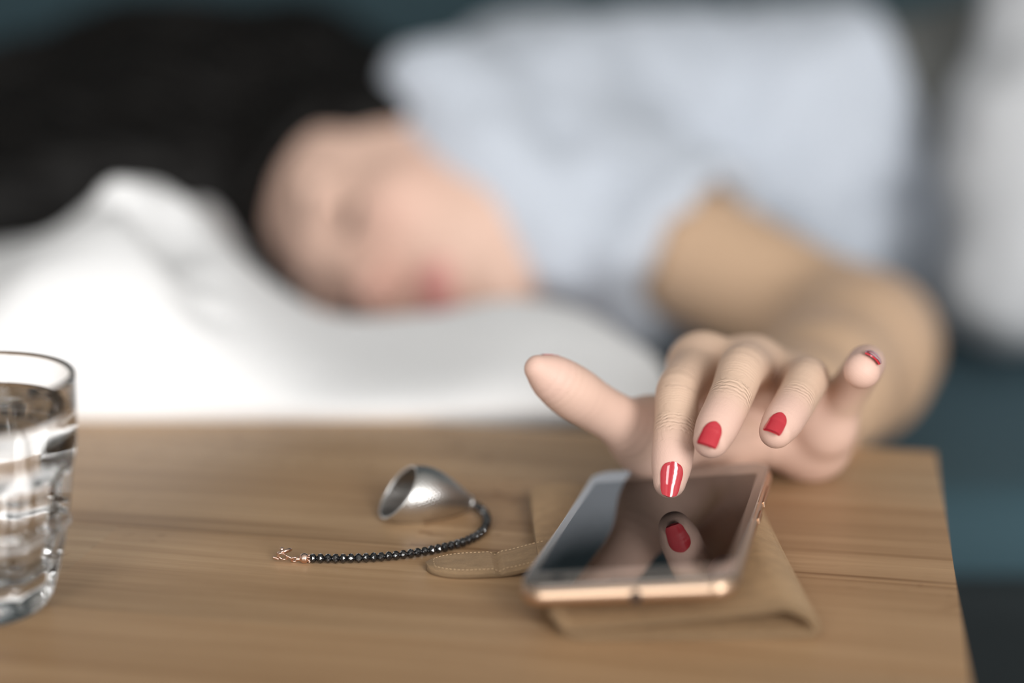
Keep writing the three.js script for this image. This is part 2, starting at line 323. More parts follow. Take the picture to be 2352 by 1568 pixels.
function skinColor(x, y, z) {
  let col = [0.575, 0.395, 0.265];  // tan base, darkened by the shade on the arm put into the colour
  const toward = (b, k) => { col = col.map((v, i) => mix(v, b[i], k)); };
  const [a, b, c] = toHead(x, y, z);
  if (Math.abs(a) < 0.1 && b > -0.13 && b < 0.14 && c > 0.0) {
    const s = Math.abs(a);
    toward([0.69, 0.475, 0.395], 0.85);
    toward([0.67, 0.38, 0.31], 0.4 * Math.exp(-(((s - 0.04) / 0.022) ** 2) - (((b + 0.028) / 0.022) ** 2)));
    toward([0.62, 0.30, 0.25], 0.5 * Math.exp(-((s / 0.016) ** 2) - (((b + 0.03) / 0.016) ** 2)));
    if (c > 0.07) toward([0.56, 0.22, 0.21], 0.85 * (1 - sstep(0.75, 1.1, Math.hypot(s / 0.022, (b + 0.063) / 0.0115))));
    toward([0.34, 0.2, 0.15], 0.55 * Math.exp(-(((s - 0.031) / 0.015) ** 2) - (((b - 0.011) / 0.008) ** 2)));
    return col;
  }
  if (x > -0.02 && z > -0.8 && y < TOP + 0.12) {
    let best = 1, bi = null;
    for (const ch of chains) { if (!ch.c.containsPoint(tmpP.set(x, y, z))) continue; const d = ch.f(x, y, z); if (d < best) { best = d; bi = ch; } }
    if (bi) toward([0.66, 0.47, 0.355], sstep(0.012, 0.0, best));     // fingers stay paler, without the shade painted into the arm tone
    let pink = 0;
    const h = 0.002, s0 = handField(x, y, z), n = v3(handField(x + h, y, z) - s0, handField(x, y + h, z) - s0, handField(x, y, z + h) - s0).normalize();
    if (bi && best < 0.004) {                                        // fingertips and the inner side of the fingers are pinker than their backs
      const tip = bi.p[6], d = Math.hypot(x - tip.x, y - tip.y, z - tip.z), k = sstep(0.004, 0.0, best);
      pink = k * Math.max(1 - sstep(0.010, 0.026, d), bi.name === 'thumb' ? 0.75 : 0.75 * sstep(-0.1, -0.6, n.dot(BACK[bi.name]) / BACK[bi.name].length()));
    }
    pink = Math.max(pink, 0.8 * sstep(0.012, 0.002, palm(x, y, z)) * sstep(0.05, 0.6, 0.8 * n.z - 0.6 * n.y));
    toward([0.71, 0.48, 0.40], pink);
  }
  return col;
}
function skinUV(g) {
  const p = g.attributes.position, uv = new Float32Array(p.count * 2), q = v3(0, 0, 0), t = v3(0, 0, 0);
  for (let i = 0; i < p.count; i++) {
    q.fromBufferAttribute(p, i);
    let best = 0.02, bi = -1;
    if (q.z > -0.8) chains.forEach((c, k) => { if (!c.c.containsPoint(q)) return; const d = c.f(q.x, q.y, q.z); if (d < best) { best = d; bi = k; } });
    if (bi < 0) { uv[i * 2] = 0.5; uv[i * 2 + 1] = 0.01; continue; }
    const c = chains[bi]; let s = 0, dm = 1, ang = 0;
    for (let k = 0; k < c.p.length - 1; k++) {
      const a = c.p[k], ab = t.copy(c.p[k + 1]).sub(a), l = ab.length(), u = clamp(q.clone().sub(a).dot(ab) / (l * l)), m = a.clone().addScaledVector(ab, u), d = m.distanceTo(q) - c.r[k];
      if (d < dm) { dm = d; s = c.lens[k] + u * l; const rad = q.clone().sub(m).normalize(), ax = ab.clone().normalize(), dn = dorsalOf(c, ax); ang = Math.acos(clamp(rad.dot(dn), -1, 1)) / Math.PI; }
    }
    uv[i * 2] = (bi + ang * 0.96 + 0.02) / 5; uv[i * 2 + 1] = 0.01 + 0.98 * s / c.lens[6];
  }
  g.setAttribute('uv', new THREE.BufferAttribute(uv, 2)); return g;
}
// the back of a finger looks up and to the camera, square to the finger
var BACK = { index: camDir(0.02, 0.35, 1), middle: camDir(0.12, 1.0, 0.75), ring: camDir(0.1, 1.0, 0.75), little: camDir(0.6, 0.8, 0.3), thumb: camDir(0.1, 0.6, -1) };
function dorsalOf(c, ax) { const n = BACK[c.name].clone(); return n.addScaledVector(ax, -n.dot(ax)).normalize(); }
{
  const hand = surface(skinField, v3(-0.012, TOP - 0.01, -0.745), v3(0.15, TOP + 0.11, -0.535), 0.0013);
  // arm behind the fine grid
  const cutArm = (x, y, z) => smax(skinField(x, y, z), z + 0.7425, 0.0005);
  const arm = surface(cutArm, v3(-0.08, BED - 0.02, -1.2), v3(0.32, TOP + 0.2, -0.735), 0.0045);
  const head = surface(L2World(headLocal), headAxis.lo, headAxis.hi, 0.0028);
  const turn = new THREE.Matrix4().makeBasis(hx, hy, hz).setPosition(headC); head.applyMatrix4(turn);
  const trunk = surface(bodyField, v3(-0.36, BED - 0.04, -1.62), v3(0.66, TOP + 0.28, -0.95), 0.01);
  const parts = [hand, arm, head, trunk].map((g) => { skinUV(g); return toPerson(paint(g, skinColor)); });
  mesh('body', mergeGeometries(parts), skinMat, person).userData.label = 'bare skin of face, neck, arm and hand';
}
function L2World(f) { return (x, y, z) => smin(f(x, y, z), neck(...hd(x, y, z).toArray()), 0.02); }

// nails
const polish = std([0.50, 0.025, 0.04], 0.22, { clearcoat: 1, clearcoatRoughness: 0.04 });
function nail(name, w, len, back, roll, shift, lift0 = 0, flare = 0, round = 0.12) {
  const c = chain[name], tip = c.p[6], ax = tip.clone().sub(c.p[4]).normalize(), n = dorsalOf(c, ax).applyAxisAngle(ax, roll), s = new V3().crossVectors(ax, n);
  const P = (u, v, lift, out) => {
    // u -1..1 across, v 0 (cuticle) .. 1 (free edge); a ray from outside finds the skin
    const q = tip.clone().addScaledVector(ax, back + v * len).addScaledVector(s, shift);
    const ang = u * w / 0.0065;
    const dir = n.clone().multiplyScalar(Math.cos(ang * 0.85)).addScaledVector(s, Math.sin(ang * 0.85));
    const core = q.clone();
    const lim = tip.clone().addScaledVector(ax, Math.min(back + v * len, 0.0022)).addScaledVector(s, shift);
    let r = 0.016;
    for (let k = 0; k < 40; k++) { const d = skinField(lim.x + dir.x * r, lim.y + dir.y * r, lim.z + dir.z * r); r -= d * 0.8; if (Math.abs(d) < 1e-5) break; }
    const over = Math.max(0, back + v * len - 0.0022);
    out.copy(core).addScaledVector(dir, r + lift + lift0 * v - over * 0.12);
  };
  const shape = (uu, v) => { const base = v < 0.4 ? Math.sqrt(clamp(1 - ((0.4 - v) / 0.4) ** 2)) : 1, end = v > 0.7 ? 1 - round * ((v - 0.7) / 0.3) ** 2 : 1; return uu * mix(0.12, 1, base) * mix(1 - flare, 1 + flare * 0.4, v) * end; };
  const top = sheet(16, 22, (a, b, o) => { const u = a * 2 - 1, v = b * (1 - 0.07 * u * u), v2 = mix(0.06 * u * u, 1, v); P(shape(u, v2), v2, 0.00055 - 0.00025 * Math.abs(u) ** 4, o); });
  const under = sheet(16, 22, (a, b, o) => { const u = 1 - a * 2, v = b * (1 - 0.07 * u * u), v2 = mix(0.06 * u * u, 1, v); P(shape(u, v2), v2, -0.0004, o); });
  // close the rim
  const rim = (f0, f1, flip) => sheet(20, 1, (a, b, o) => { const [u, v] = f0(flip ? 1 - a : a); P(u, v, b ? -0.0004 : 0.0003, o); });
  const side = (u) => (a) => { const v2 = mix(0.06, 1, a * 0.93); return [shape(u, v2), v2]; }, fin = (a) => { const u = a * 2 - 1, v2 = mix(0.06 * u * u, 1, 1 - 0.07 * u * u); return [shape(u, v2), v2]; };
  const g = mergeGeometries([top, under, rim(side(-1)), rim(side(1)), rim(fin)]);
  mesh('nail', toPerson(g), polish, person).userData.label = 'glossy red ' + name + ' fingernail';
}
nail('index', 0.0050, 0.0125, -0.0055, 0, 0, 0, 0, 0.4);
nail('middle', 0.0050, 0.0106, -0.0020, 0, 0, 0, 0.3);
nail('ring', 0.0049, 0.0102, -0.0018, 0, 0, 0, 0.3);
nail('little', 0.0038, 0.0092, -0.0046, 0, 0, 0.0012, 0.1);
nail('thumb', 0.0052, 0.0110, -0.0105, 0, 0);

// eyebrows and lashes
{
  const hair = std([0.012, 0.009, 0.008], 0.6);
  for (const s of [-1, 1]) {
    const onFace = (x, y, lift) => { let z = 0.13; for (let k = 0; k < 40; k++) { const d = headLocal(x, y, z); z -= d * 0.8; } return hd(x, y, z + lift); };
    const arc = (pts, r) => { const c = new THREE.CatmullRomCurve3(pts); return sheet(24, 8, (a, b, o) => { const q = c.getPoint(a), t = c.getTangent(a), e = hz.clone(), f = new V3().crossVectors(t, e).normalize(), rr = r * Math.sin(Math.PI * mix(0.12, 0.97, a)); o.copy(q).addScaledVector(f, Math.cos(b * 2 * Math.PI) * rr).addScaledVector(e, Math.sin(b * 2 * Math.PI) * rr * 0.35); }); };
    mesh('eyebrow', toPerson(arc([[0.014, 0.027], [0.028, 0.033], [0.042, 0.033], [0.053, 0.024]].map(([x, y]) => onFace(s * x, y, 0.0)), 0.0026)), hair, person);
    mesh('eyelashes', toPerson(arc([[0.018, 0.006], [0.026, 0.0005], [0.036, 0.0], [0.046, 0.006]].map(([x, y]) => onFace(s * x, y, 0.0008)), 0.0036)), hair, person);
  }
}

// hair: a cap over the skull and loose waves on the pillow
{
  const mk = (pts) => { const p = pts.map((q) => px(q[0], q[1], q[2])); return joined(p.slice(0, -1).map((a, i) => coneSeg(a, p[i + 1], pts[i][3], pts[i + 1][3])), 0.03); };
  const mass = [
    mk([[720, 250, 1.22, 0.055], [560, 190, 1.24, 0.045], [350, 200, 1.24, 0.04], [120, 300, 1.22, 0.035]]),
    mk([[560, 330, 1.19, 0.05], [380, 290, 1.18, 0.05], [180, 330, 1.16, 0.045], [-60, 400, 1.14, 0.04]]),
    mk([[820, 200, 1.27, 0.042], [690, 150, 1.3, 0.04], [480, 150, 1.3, 0.038], [250, 190, 1.28, 0.035]]),
    mk([[500, 420, 1.13, 0.035], [330, 400, 1.12, 0.035], [150, 430, 1.1, 0.03], [-80, 500, 1.08, 0.028]]),
    mk([[600, 240, 1.22, 0.05], [330, 170, 1.24, 0.045], [80, 230, 1.24, 0.04], [-150, 300, 1.24, 0.04]]),
  ];
  const cap = (x, y, z) => {
    const [a, b, c] = toHead(x, y, z), wide = ellipsoid(v3(0, 0.036, -0.028), [0.088, 0.1, 0.108])(a, b, c);
    const hairline = c - (0.028 + 0.06 * sstep(0.05, 0.1, b) - 0.55 * Math.max(0, 0.03 - b));      // the face stays free
    return smax(wide, hairline, 0.012);
  };
  const field = (x, y, z) => {
    let d = cap(x, y, z);
    for (const m of mass) d = smin(d, m(x, y, z), 0.03);
    if (d > 0.02) return d;
    const s = noise(x * 18 + 40 * (y - TOP), (y - TOP) * 160 + 20 * noise(x * 9, y * 9, z * 9), z * 160);
    return d - 0.0035 * s - 0.006 * noise(x * 22, y * 40, z * 40);
  };
  const g = surface(field, v3(-0.46, BED - 0.01, -1.42), v3(0.02, TOP + 0.26, -0.9), 0.0042);
  mesh('hair', toPerson(g), std([0.0045, 0.004, 0.0038], 0.55, { specularIntensity: 0.3 }), person).userData.label = 'loose black hair spread on the pillow';
}

// shirt: short sleeve on the reaching arm, open at neck and hem
{
  const armDir = J.elbow.clone().sub(J.shoulder).normalize(), hem = J.shoulder.clone().lerp(J.elbow, 0.49);
  const sleeve = coneSeg(J.shoulder, J.elbow, 0.068, 0.060);
  const beltN = camDir(0.93, 0.28, 0.1).normalize(), belt = px(2045, 150, 1.25);
  const sh = [coneSeg(px(1015, 225, 1.10), px(1250, 520, 1.055), 0.040, 0.041), coneSeg(SP.back, SP.chest, 0.078, 0.115), coneSeg(SP.chest, SP.waist, 0.115, 0.128), coneSeg(SP.waist, SP.hip, 0.128, 0.148), coneSeg(J.shoulder.clone().lerp(px(1260, 250, 1.18), 0.6), SP.chest, 0.066, 0.1)];
  const body = joined(sh, 0.05), nd = neckA.clone().sub(SP.back).normalize();
  const field = (x, y, z) => {
    const sl = Math.max(sleeve(x, y, z), (x - hem.x) * armDir.x + (y - hem.y) * armDir.y + (z - hem.z) * armDir.z);
    let d = smin(body(x, y, z), sl, 0.03);
    if (d < 0.03) {
      const f = 0.009 * noise(x * 16 + y * 10, y * 22 - x * 9, z * 14) + 0.0045 * noise(x * 40 - y * 22, y * 38 + x * 30, z * 24) + 0.012 * Math.abs(noise(x * 12 + y * 20, y * 9, z * 9 + 4)) - 0.004;
      d += f;
    }
    d = smax(d, (x - belt.x) * beltN.x + (y - belt.y) * beltN.y + (z - belt.z) * beltN.z, 0.01);
    // the sleeve is open where the arm leaves it
    const along = (x - hem.x) * armDir.x + (y - hem.y) * armDir.y + (z - hem.z) * armDir.z;
    return along > -0.02 ? Math.max(d, 0.003 - limb(x, y, z)) : d;
  };
  const g = surface(field, v3(-0.14, BED - 0.005, -1.62), v3(0.64, TOP + 0.3, -0.95), 0.0062);
  mesh('shirt', toPerson(g), std([0.50, 0.545, 0.62], 0.85, { sheen: 0.3, sheenColor: new THREE.Color(0.8, 0.85, 0.9) }), person).userData.label = 'pale blue short-sleeved shirt';
  const legs = joined([coneSeg(SP.waist, SP.hip, 0.120, 0.140), coneSeg(SP.hip, px(3400, 560, 1.3), 0.14, 0.085), coneSeg(px(3400, 560, 1.3), px(4500, 760, 1.35), 0.08, 0.055), coneSeg(px(4500, 760, 1.35), px(4640, 770, 1.25), 0.045, 0.03)], 0.04);
  const lg = surface(legs, v3(0.12, BED - 0.03, -1.75), v3(1.4, TOP + 0.3, -0.95), 0.012);
  mesh('trousers', toPerson(lg), std([0.15, 0.155, 0.15], 0.9), person);
}

// ---------------------------------------------------------------- pillow
{
  const x0 = -0.66, x1 = 0.075, zf = -0.742, zb = -1.3, nx = 200, nz = 150;
  const c = (x, y, d) => px(x, y, d);
  const crest = new THREE.CatmullRomCurve3([[-0.70, 0.02], [-0.5, 0.022], [-0.40, 0.03], [-0.31, 0.042], [-0.25, 0.056], [-0.22, 0.080], [-0.195, 0.086], [-0.165, 0.082], [-0.14, 0.060], [-0.11, 0.034], [-0.08, 0.018], [-0.03, 0.018], [0.01, 0.028], [0.05, 0.030], [0.1, 0.026]].map(([x, y]) => v3(x, y, 0))).getPoints(400);
  const crestAt = (x) => { let i = 0; while (i < 399 && crest[i + 1].x < x) i++; return mix(crest[i].y, crest[i + 1].y, clamp((x - crest[i].x) / (crest[i + 1].x - crest[i].x || 1))); };
  const seamY = (z) => mix(BED + 0.028, TOP + 0.0055, sstep(-0.92, -0.80, z));
  const topAt = (x, z) => {
    const u = (x - (x0 + x1) / 2) / ((x1 - x0) / 2), v = (z - (zf + zb) / 2) / ((zf - zb) / 2);
    const e = Math.sqrt(clamp(1 - Math.abs(u) ** 11)) * Math.sqrt(clamp(1 - Math.abs(v) ** (v > 0 ? 6.5 : 3.4)));
    let h = TOP + crestAt(x + 0.02 * noise(z * 9, 4, 1)) * mix(1, x < -0.2 ? 0.5 : mix(0.5, 0.0, sstep(-0.2, -0.16, x)), sstep(-0.91, -1.0, z)) - 0.045 * sstep(-0.87, -1.0, z) * sstep(-0.2, -0.15, x) + 0.004 * noise(x * 12 + z * 5, z * 14 - x * 6, 2);
    // creases fanning from the hump towards the front
    const w = (a) => { const q = c(...a[0]), r = c(...a[1]), dx = r.x - q.x, dz = r.z - q.z, l = Math.hypot(dx, dz), t = clamp(((x - q.x) * dx + (z - q.z) * dz) / (l * l)), d = Math.hypot(x - q.x - t * dx, z - q.z - t * dz); return a[2] * Math.exp(-((d / a[3]) ** 2)) * Math.sin(Math.PI * clamp(t, 0.08, 0.92)); };
    h -= w([[300, 640, 0.92], [470, 830, 0.81], 0.024, 0.013]) + w([[375, 580, 0.93], [450, 720, 0.84], 0.022, 0.013]) + w([[200, 500, 0.96], [120, 760, 0.83], 0.018, 0.02]);
    h += w([[250, 590, 0.93], [290, 640, 0.90], 0.014, 0.016]) + w([[340, 620, 0.92], [470, 770, 0.82], 0.010, 0.009]);
    return [h, e];
  };
  const top = sheet(nx, nz, (a, b, o) => {
    const sx = 0.5 - 0.5 * Math.cos(Math.PI * a), sz = 0.5 - 0.5 * Math.cos(Math.PI * b), x = mix(x0, x1, sx), z = mix(zb, zf, sz), [h, e] = topAt(x, z), sy = seamY(z);
    let y = sy + (h - sy) * e;
    for (let k = 0; k < 14; k++) { const d = bodyField(x, y, z); if (d > 0.0035) break; y -= Math.max(0.004, 0.5 * (0.0035 - d)); if (y < BED + 0.012) { y = BED + 0.012; break; } }
    o.set(x, y, z);
  });
  // front to back runs with falling z, so the sheet's winding faces up already; the underside mirrors it
  const under = sheet(nx, 40, (a, b, o) => { const sx = 0.5 + 0.5 * Math.cos(Math.PI * a), sz = 0.5 - 0.5 * Math.cos(Math.PI * b), x = mix(x0, x1, sx), z = mix(zb, zf, sz), [, e] = topAt(x, z); o.set(x, seamY(z) - Math.min(seamY(z) - BED - 0.0005, 0.0275 * e), z); });
  for (const g of [top, under]) { g.index.array.reverse(); g.computeVertexNormals(); }
  const weave = dataTexture(256, 256, (i, j) => { const v = 0.5 + 0.25 * Math.sin(i * Math.PI / 2) * Math.sin(j * Math.PI / 2) + 0.15 * noise(i / 5, j / 5, 1); return [v, v, v]; }, false);
  weave.repeat.set(6, 5);
  const pl = mesh('pillow', mergeGeometries([top, under]).translate(-(x0 + x1) / 2, -BED, -(zf + zb) / 2), std([0.88, 0.885, 0.90], 0.9, { bumpMap: weave, bumpScale: 0.0004 }));
  pl.position.set((x0 + x1) / 2, BED, (zf + zb) / 2);
  pl.userData = { label: 'plump white cotton pillow with soft creases under the sleeping head', category: 'pillow' };
}

// grey blanket bunched at her hips
{
  const a = px(2330, 60, 1.17), b = px(2470, 620, 1.1), c = px(2700, 300, 1.2);
  const f0 = joined([coneSeg(px(2480, -140, 1.16), px(2375, 330, 1.12), 0.055, 0.055), coneSeg(px(2360, 330, 1.12), px(2330, 640, 1.10), 0.055, 0.05), coneSeg(px(2600, -60, 1.25), px(2750, 500, 1.15), 0.09, 0.09), coneSeg(px(2750, 500, 1.15), px(3300, 560, 1.12), 0.09, 0.06)], 0.04);
  const f = (x, y, z) => { const d = f0(x, y, z); return d > 0.03 ? d : d + 0.012 * Math.abs(noise(x * 10 + y * 13, y * 6 - x * 8, z * 12)) + 0.006 * noise(x * 14 + y * 9, y * 10, z * 18) + 0.003 * noise(x * 40, y * 30, z * 40); };
  const g = thing('blanket', 'light grey blanket bunched over the hips of the person', 'blanket', v3(b.x, BED, b.z));
  mesh('blanket_folds', surface(f, v3(0.25, BED, -1.5), v3(0.85, TOP + 0.32, -0.9), 0.008).translate(-b.x, -BED, -b.z), std([0.46, 0.475, 0.50], 0.95), g);
}

// ---------------------------------------------------------------- phone
const PH = { FL: v3(0.0007, 0.0175, -0.5072), FR: v3(0.0694, 0.0273, -0.4914), BR: v3(0.1007, 0.0211, -0.6235), BL: v3(0.032, 0.0113, -0.6393) };
const phC = PH.FL.clone().add(PH.FR).add(PH.BR).add(PH.BL).multiplyScalar(0.25).add(v3(0, TOP, 0));
const phX = PH.FR.clone().sub(PH.FL).normalize(), phZ = PH.FL.clone().add(PH.FR).sub(PH.BL).sub(PH.BR).normalize(); phZ.addScaledVector(phX, -phZ.dot(phX)).normalize();
const phY = new V3().crossVectors(phZ, phX);
const PW = 0.0711, PL = 0.1359, PT = 0.0078;
const phoneBottom = (x, z) => { const p0 = phC.clone().addScaledVector(phY, -PT); return p0.y - ((x - p0.x) * phY.x + (z - p0.z) * phY.z) / phY.y; };
{
  const g = thing('phone', 'gold-edged smartphone with a dark glossy screen under the fingertip', 'phone', phC);
  g.quaternion.setFromRotationMatrix(new THREE.Matrix4().makeBasis(phX, phY, phZ));
  const rr = (w, l, r) => { const s = new THREE.Shape(), a = w / 2, b = l / 2; s.moveTo(-a + r, -b); s.lineTo(a - r, -b); s.absarc(a - r, -b + r, r, -Math.PI / 2, 0); s.lineTo(a, b - r); s.absarc(a - r, b - r, r, 0, Math.PI / 2); s.lineTo(-a + r, b); s.absarc(-a + r, b - r, r, Math.PI / 2, Math.PI); s.lineTo(-a, -b + r); s.absarc(-a + r, -b + r, r, Math.PI, 1.5 * Math.PI); return s; };
  const slab = (w, l, r, y0, y1, bev) => new THREE.ExtrudeGeometry(rr(w - 2 * bev, l - 2 * bev, r - bev), { depth: y1 - y0 - 2 * bev, bevelThickness: bev, bevelSize: bev, bevelSegments: 8, curveSegments: 14 }).rotateX(-Math.PI / 2).translate(0, y0 + bev, 0);
  const gold = std([0.66, 0.47, 0.34], 0.34, { metalness: 1 });
  mesh('frame', slab(PW, PL, 0.0085, -PT, -0.0009, 0.0034), gold, g).userData.label = 'polished gold metal frame';
  const glass = mesh('front_glass', slab(PW - 0.0016, PL - 0.0016, 0.0078, -0.0018, 0, 0.0007), std([0.17, 0.14, 0.12], 0.07, { clearcoat: 1, clearcoatRoughness: 0.02, ior: 1.5 }), g);
  glass.userData.label = 'dark mirror-like front glass';
  mesh('display', slab(PW - 0.0085, PL - 0.031, 0.0012, -0.0002, 0.00006, 0.00002).translate(0, 0, 0.001), std([0.006, 0.005, 0.005], 0.035, { ior: 1.52 }), glass);
  mesh('earpiece', slab(0.012, 0.0016, 0.0007, -0.0002, 0.00008, 0.00002).translate(0, 0, PL / 2 - 0.006), std([0.02, 0.02, 0.02], 0.5), glass);
  mesh('front_camera', new THREE.CylinderGeometry(0.0021, 0.0021, 0.0003, 24).translate(-PW / 2 + 0.0125, 0, PL / 2 - 0.008), std([0.006, 0.007, 0.009], 0.08), glass);
  mesh('jack_hole', new THREE.CylinderGeometry(0.0019, 0.0019, 0.0006, 20).rotateX(Math.PI / 2).translate(0.0035, -PT / 2 - 0.0008, PL / 2), std([0.015, 0.012, 0.012], 0.5), g);
  mesh('volume_key', rbox(PW / 2 - 0.0003, PW / 2 + 0.0006, -PT / 2 - 0.0014, -PT / 2 + 0.001, -0.045, -0.023, 0.0004), gold, g);
  mesh('power_key', rbox(PW / 2 - 0.0003, PW / 2 + 0.0006, -PT / 2 - 0.0014, -PT / 2 + 0.001, -0.013, -0.003, 0.0004), gold, g);
}

// ---------------------------------------------------------------- leather case under the phone
const leatherBump = dataTexture(512, 512, (i, j) => { const v = 0.5 + 0.22 * noise(i / 4, j / 4, 1) + 0.2 * noise(i / 2, j / 2, 2) + 0.1 * noise(i / 12, j / 12, 5); return [v, v, v]; }, false);
const leatherTone = dataTexture(256, 256, (i, j) => { const t = 0.05 * noise(i / 30, j / 30, 4) + 0.04 * noise(i / 5, j / 5, 6) + 0.03 * noise(i / 2, j / 2, 8); return [0.96 + t, 0.95 + t, 0.93 + t]; });
{
  const fr = onPlane(1878, 1466), bk = onPlane(1742, 1190), dz = bk.clone().sub(fr).setY(0).normalize(), dx = v3(-dz.z, 0, dz.x);
  const CW = 0.0875, CL = 0.138, th = 0.0027;
  const leather = std([0.45, 0.295, 0.165], 0.6, { map: leatherTone, bumpMap: leatherBump, bumpScale: 0.00022, sheen: 0.2, sheenColor: new THREE.Color(0.7, 0.6, 0.45) });
  leatherBump.repeat.set(3, 4);
  const g = thing('phone_case', 'tan leather folding phone case lying open under the phone', 'phone case', v3(fr.x, TOP, fr.z));
  g.rotation.y = Math.atan2(-dx.z, dx.x);
  g.updateMatrixWorld();
  const wp = v3(0, 0, 0);
  // centre line of the leather across the case: lower leaf on the table, round the spine at x = 0, upper leaf back to the left
  const line = (s, t, o) => {
    const half = th / 2, zz = -t * CL, bend = 0.0105;
    if (s < 0.44) { const k = s / 0.44; o.set(-CW + 0.003 + k * (CW - 0.006), half, zz); return; }
    if (s < 0.56) { const k = (s - 0.44) / 0.12, a = -Math.PI / 2 + k * Math.PI * 0.9; o.set(-0.0035 + 0.0033 * Math.cos(a), half + 0.0021 + 0.0021 * Math.sin(a), zz); return; }
    const k = (s - 0.56) / 0.44, x = mix(-0.003, -CW, k), u = -x / CW;
    let h = mix(0.0052, 0.0110, Math.sin(Math.PI / 2 * clamp(u / 0.15))) - 0.0068 * clamp((u - 0.13) / 0.8) ** 0.9 + 0.004 * sstep(0.9, 1.0, u) * (1 - sstep(0, 0.4, t));
    wp.set(x, 0, zz).applyMatrix4(g.matrixWorld);
    h = Math.min(h, phoneBottom(wp.x, wp.z) - TOP - half - 0.0003);
    o.set(x, Math.max(h, th + half + 0.0001), zz);
  };
  const a = v3(0, 0, 0), b = v3(0, 0, 0);
  const off = (s, t, w, o) => {                                          // offset from the centre line, with rounded corners at both free ends
    const e = 0.002; line(clamp(s - e), t, a); line(clamp(s + e), t, b);
    const nx = -(b.y - a.y), ny = b.x - a.x, l = Math.hypot(nx, ny) || 1; line(s, t, o);
    o.x += nx / l * w; o.y += ny / l * w;
  };
  const rc = (s, t) => { const d = Math.min(s, 1 - s) / 0.44 * CW, r = 0.011; if (d > r) return t; const q = r - Math.sqrt(r * r - (r - d) ** 2), k = q / CL; return mix(k, 1 - k, t); };
  const outer = sheet(150, 40, (s, t, o) => off(s, rc(s, t), -th / 2, o)), inner = sheet(150, 40, (s, t, o) => off(1 - s, rc(1 - s, t), th / 2, o));
  const N = 8, edge = (t0, flip) => sheet(150, N, (s, b2, o) => { const ss = flip ? 1 - s : s, w = Math.cos(b2 * Math.PI) * th / 2, bulge = Math.sin(b2 * Math.PI) * 0.0007; off(ss, rc(ss, t0), flip ? -w : -w, o); o.z += t0 ? -bulge : bulge; });
  const ends = (s0) => sheet(40, N, (t, b2, o) => { const w = Math.cos(b2 * Math.PI) * th / 2; off(s0, rc(s0, t), w, o); o.x -= Math.sin(b2 * Math.PI) * 0.0006; });
  mesh('cover', mergeGeometries([outer, inner, edge(0, false), edge(1, true), ends(0), ends(1)]), new THREE.MeshPhysicalMaterial().copy(leather), g).material.side = THREE.DoubleSide;

  // closing strap to the left, rounded at its end, bent up where it meets the case
  const inv = g.matrixWorld.clone().invert(), s0 = onPlane(979, 1308).applyMatrix4(inv), s1 = onPlane(1262, 1296).applyMatrix4(inv);
  const sl = Math.hypot(s1.x - s0.x, s1.z - s0.z), ux = (s1.x - s0.x) / sl, uz = (s1.z - s0.z) / sl, wHalf = 0.0105, st = 0.0024;
  const lift = (d) => 0.0003 + 0.0035 * sstep(sl * 0.57, sl * 1.05, d) ** 1.0;
  const outline = (d) => d < wHalf * 1.5 ? wHalf * Math.sqrt(clamp(1 - (1 - d / (wHalf * 1.5)) ** 2)) : wHalf;
  const strapP = (d, w, y, o) => o.set(s0.x + ux * d - uz * w, lift(d) + y - (Math.abs(d - sl * 0.575) < 0.002 ? 0.0012 * (1 - Math.abs(d - sl * 0.575) / 0.002) : 0) * (y > 0.001 ? 1 : 0), s0.z + uz * d + ux * w);
  const R = (d, w) => st - 0.0009 * Math.abs(w) ** 6;
  const dd = (k) => sl * (1 - Math.cos(k * Math.PI / 2)) ** 1.0 * 1.0;
  const up = sheet(200, 24, (k, q, o) => { const d = dd(k), w = q * 2 - 1; strapP(d, outline(d) * w, R(d, w), o); });
  const dn = sheet(70, 24, (k, q, o) => { const d = dd(k), w = 1 - q * 2; strapP(d, outline(d) * w, 0, o); });
  const wallAt = (sg) => sheet(70, 6, (k, q, o) => { const d = dd(sg > 0 ? k : 1 - k), e = Math.sin(q * Math.PI) * 0.0006; strapP(d, sg * (outline(d) + e), mix(0, R(d, 1), q), o); });
  const strapMat = new THREE.MeshPhysicalMaterial().copy(leather); strapMat.side = THREE.DoubleSide;
  const strap = mesh('closing_strap', mergeGeometries([up, dn, wallAt(1), wallAt(-1)]), strapMat, g);
  strap.userData.label = 'stitched tan strap with a rounded end';
  const stitches = [], inset = 0.0024, tmp = v3(0, 0, 0), tm2 = v3(0, 0, 0);
  const path = []; for (let i = 0; i <= 60; i++) { const d = mix(sl * 0.98, inset * 1.3, i / 60); path.push([d, Math.max(0, outline(d) - inset)]); } for (let i = 60; i >= 0; i--) path.push([path[i][0], -path[i][1]]);
  const curve = new THREE.CatmullRomCurve3(path.map(([d, w]) => { strapP(d, w, R(d, w / outline(d)) + 0.0001, tmp); return tmp.clone(); }));
  const nS = 62; for (let i = 0; i < nS; i++) { const p = curve.getPointAt((i + 0.2) / nS), q = curve.getPointAt((i + 0.62) / nS); const c = new THREE.CapsuleGeometry(0.00012, p.distanceTo(q), 3, 6); c.applyQuaternion(new THREE.Quaternion().setFromUnitVectors(v3(0, 1, 0), q.clone().sub(p).normalize())).translate((p.x + q.x) / 2, (p.y + q.y) / 2, (p.z + q.z) / 2); stitches.push(c); }
  const stm = mesh('stitching', mergeGeometries(stitches), std([0.58, 0.41, 0.25], 0.7), strap); stm.userData.kind = 'stuff';
}

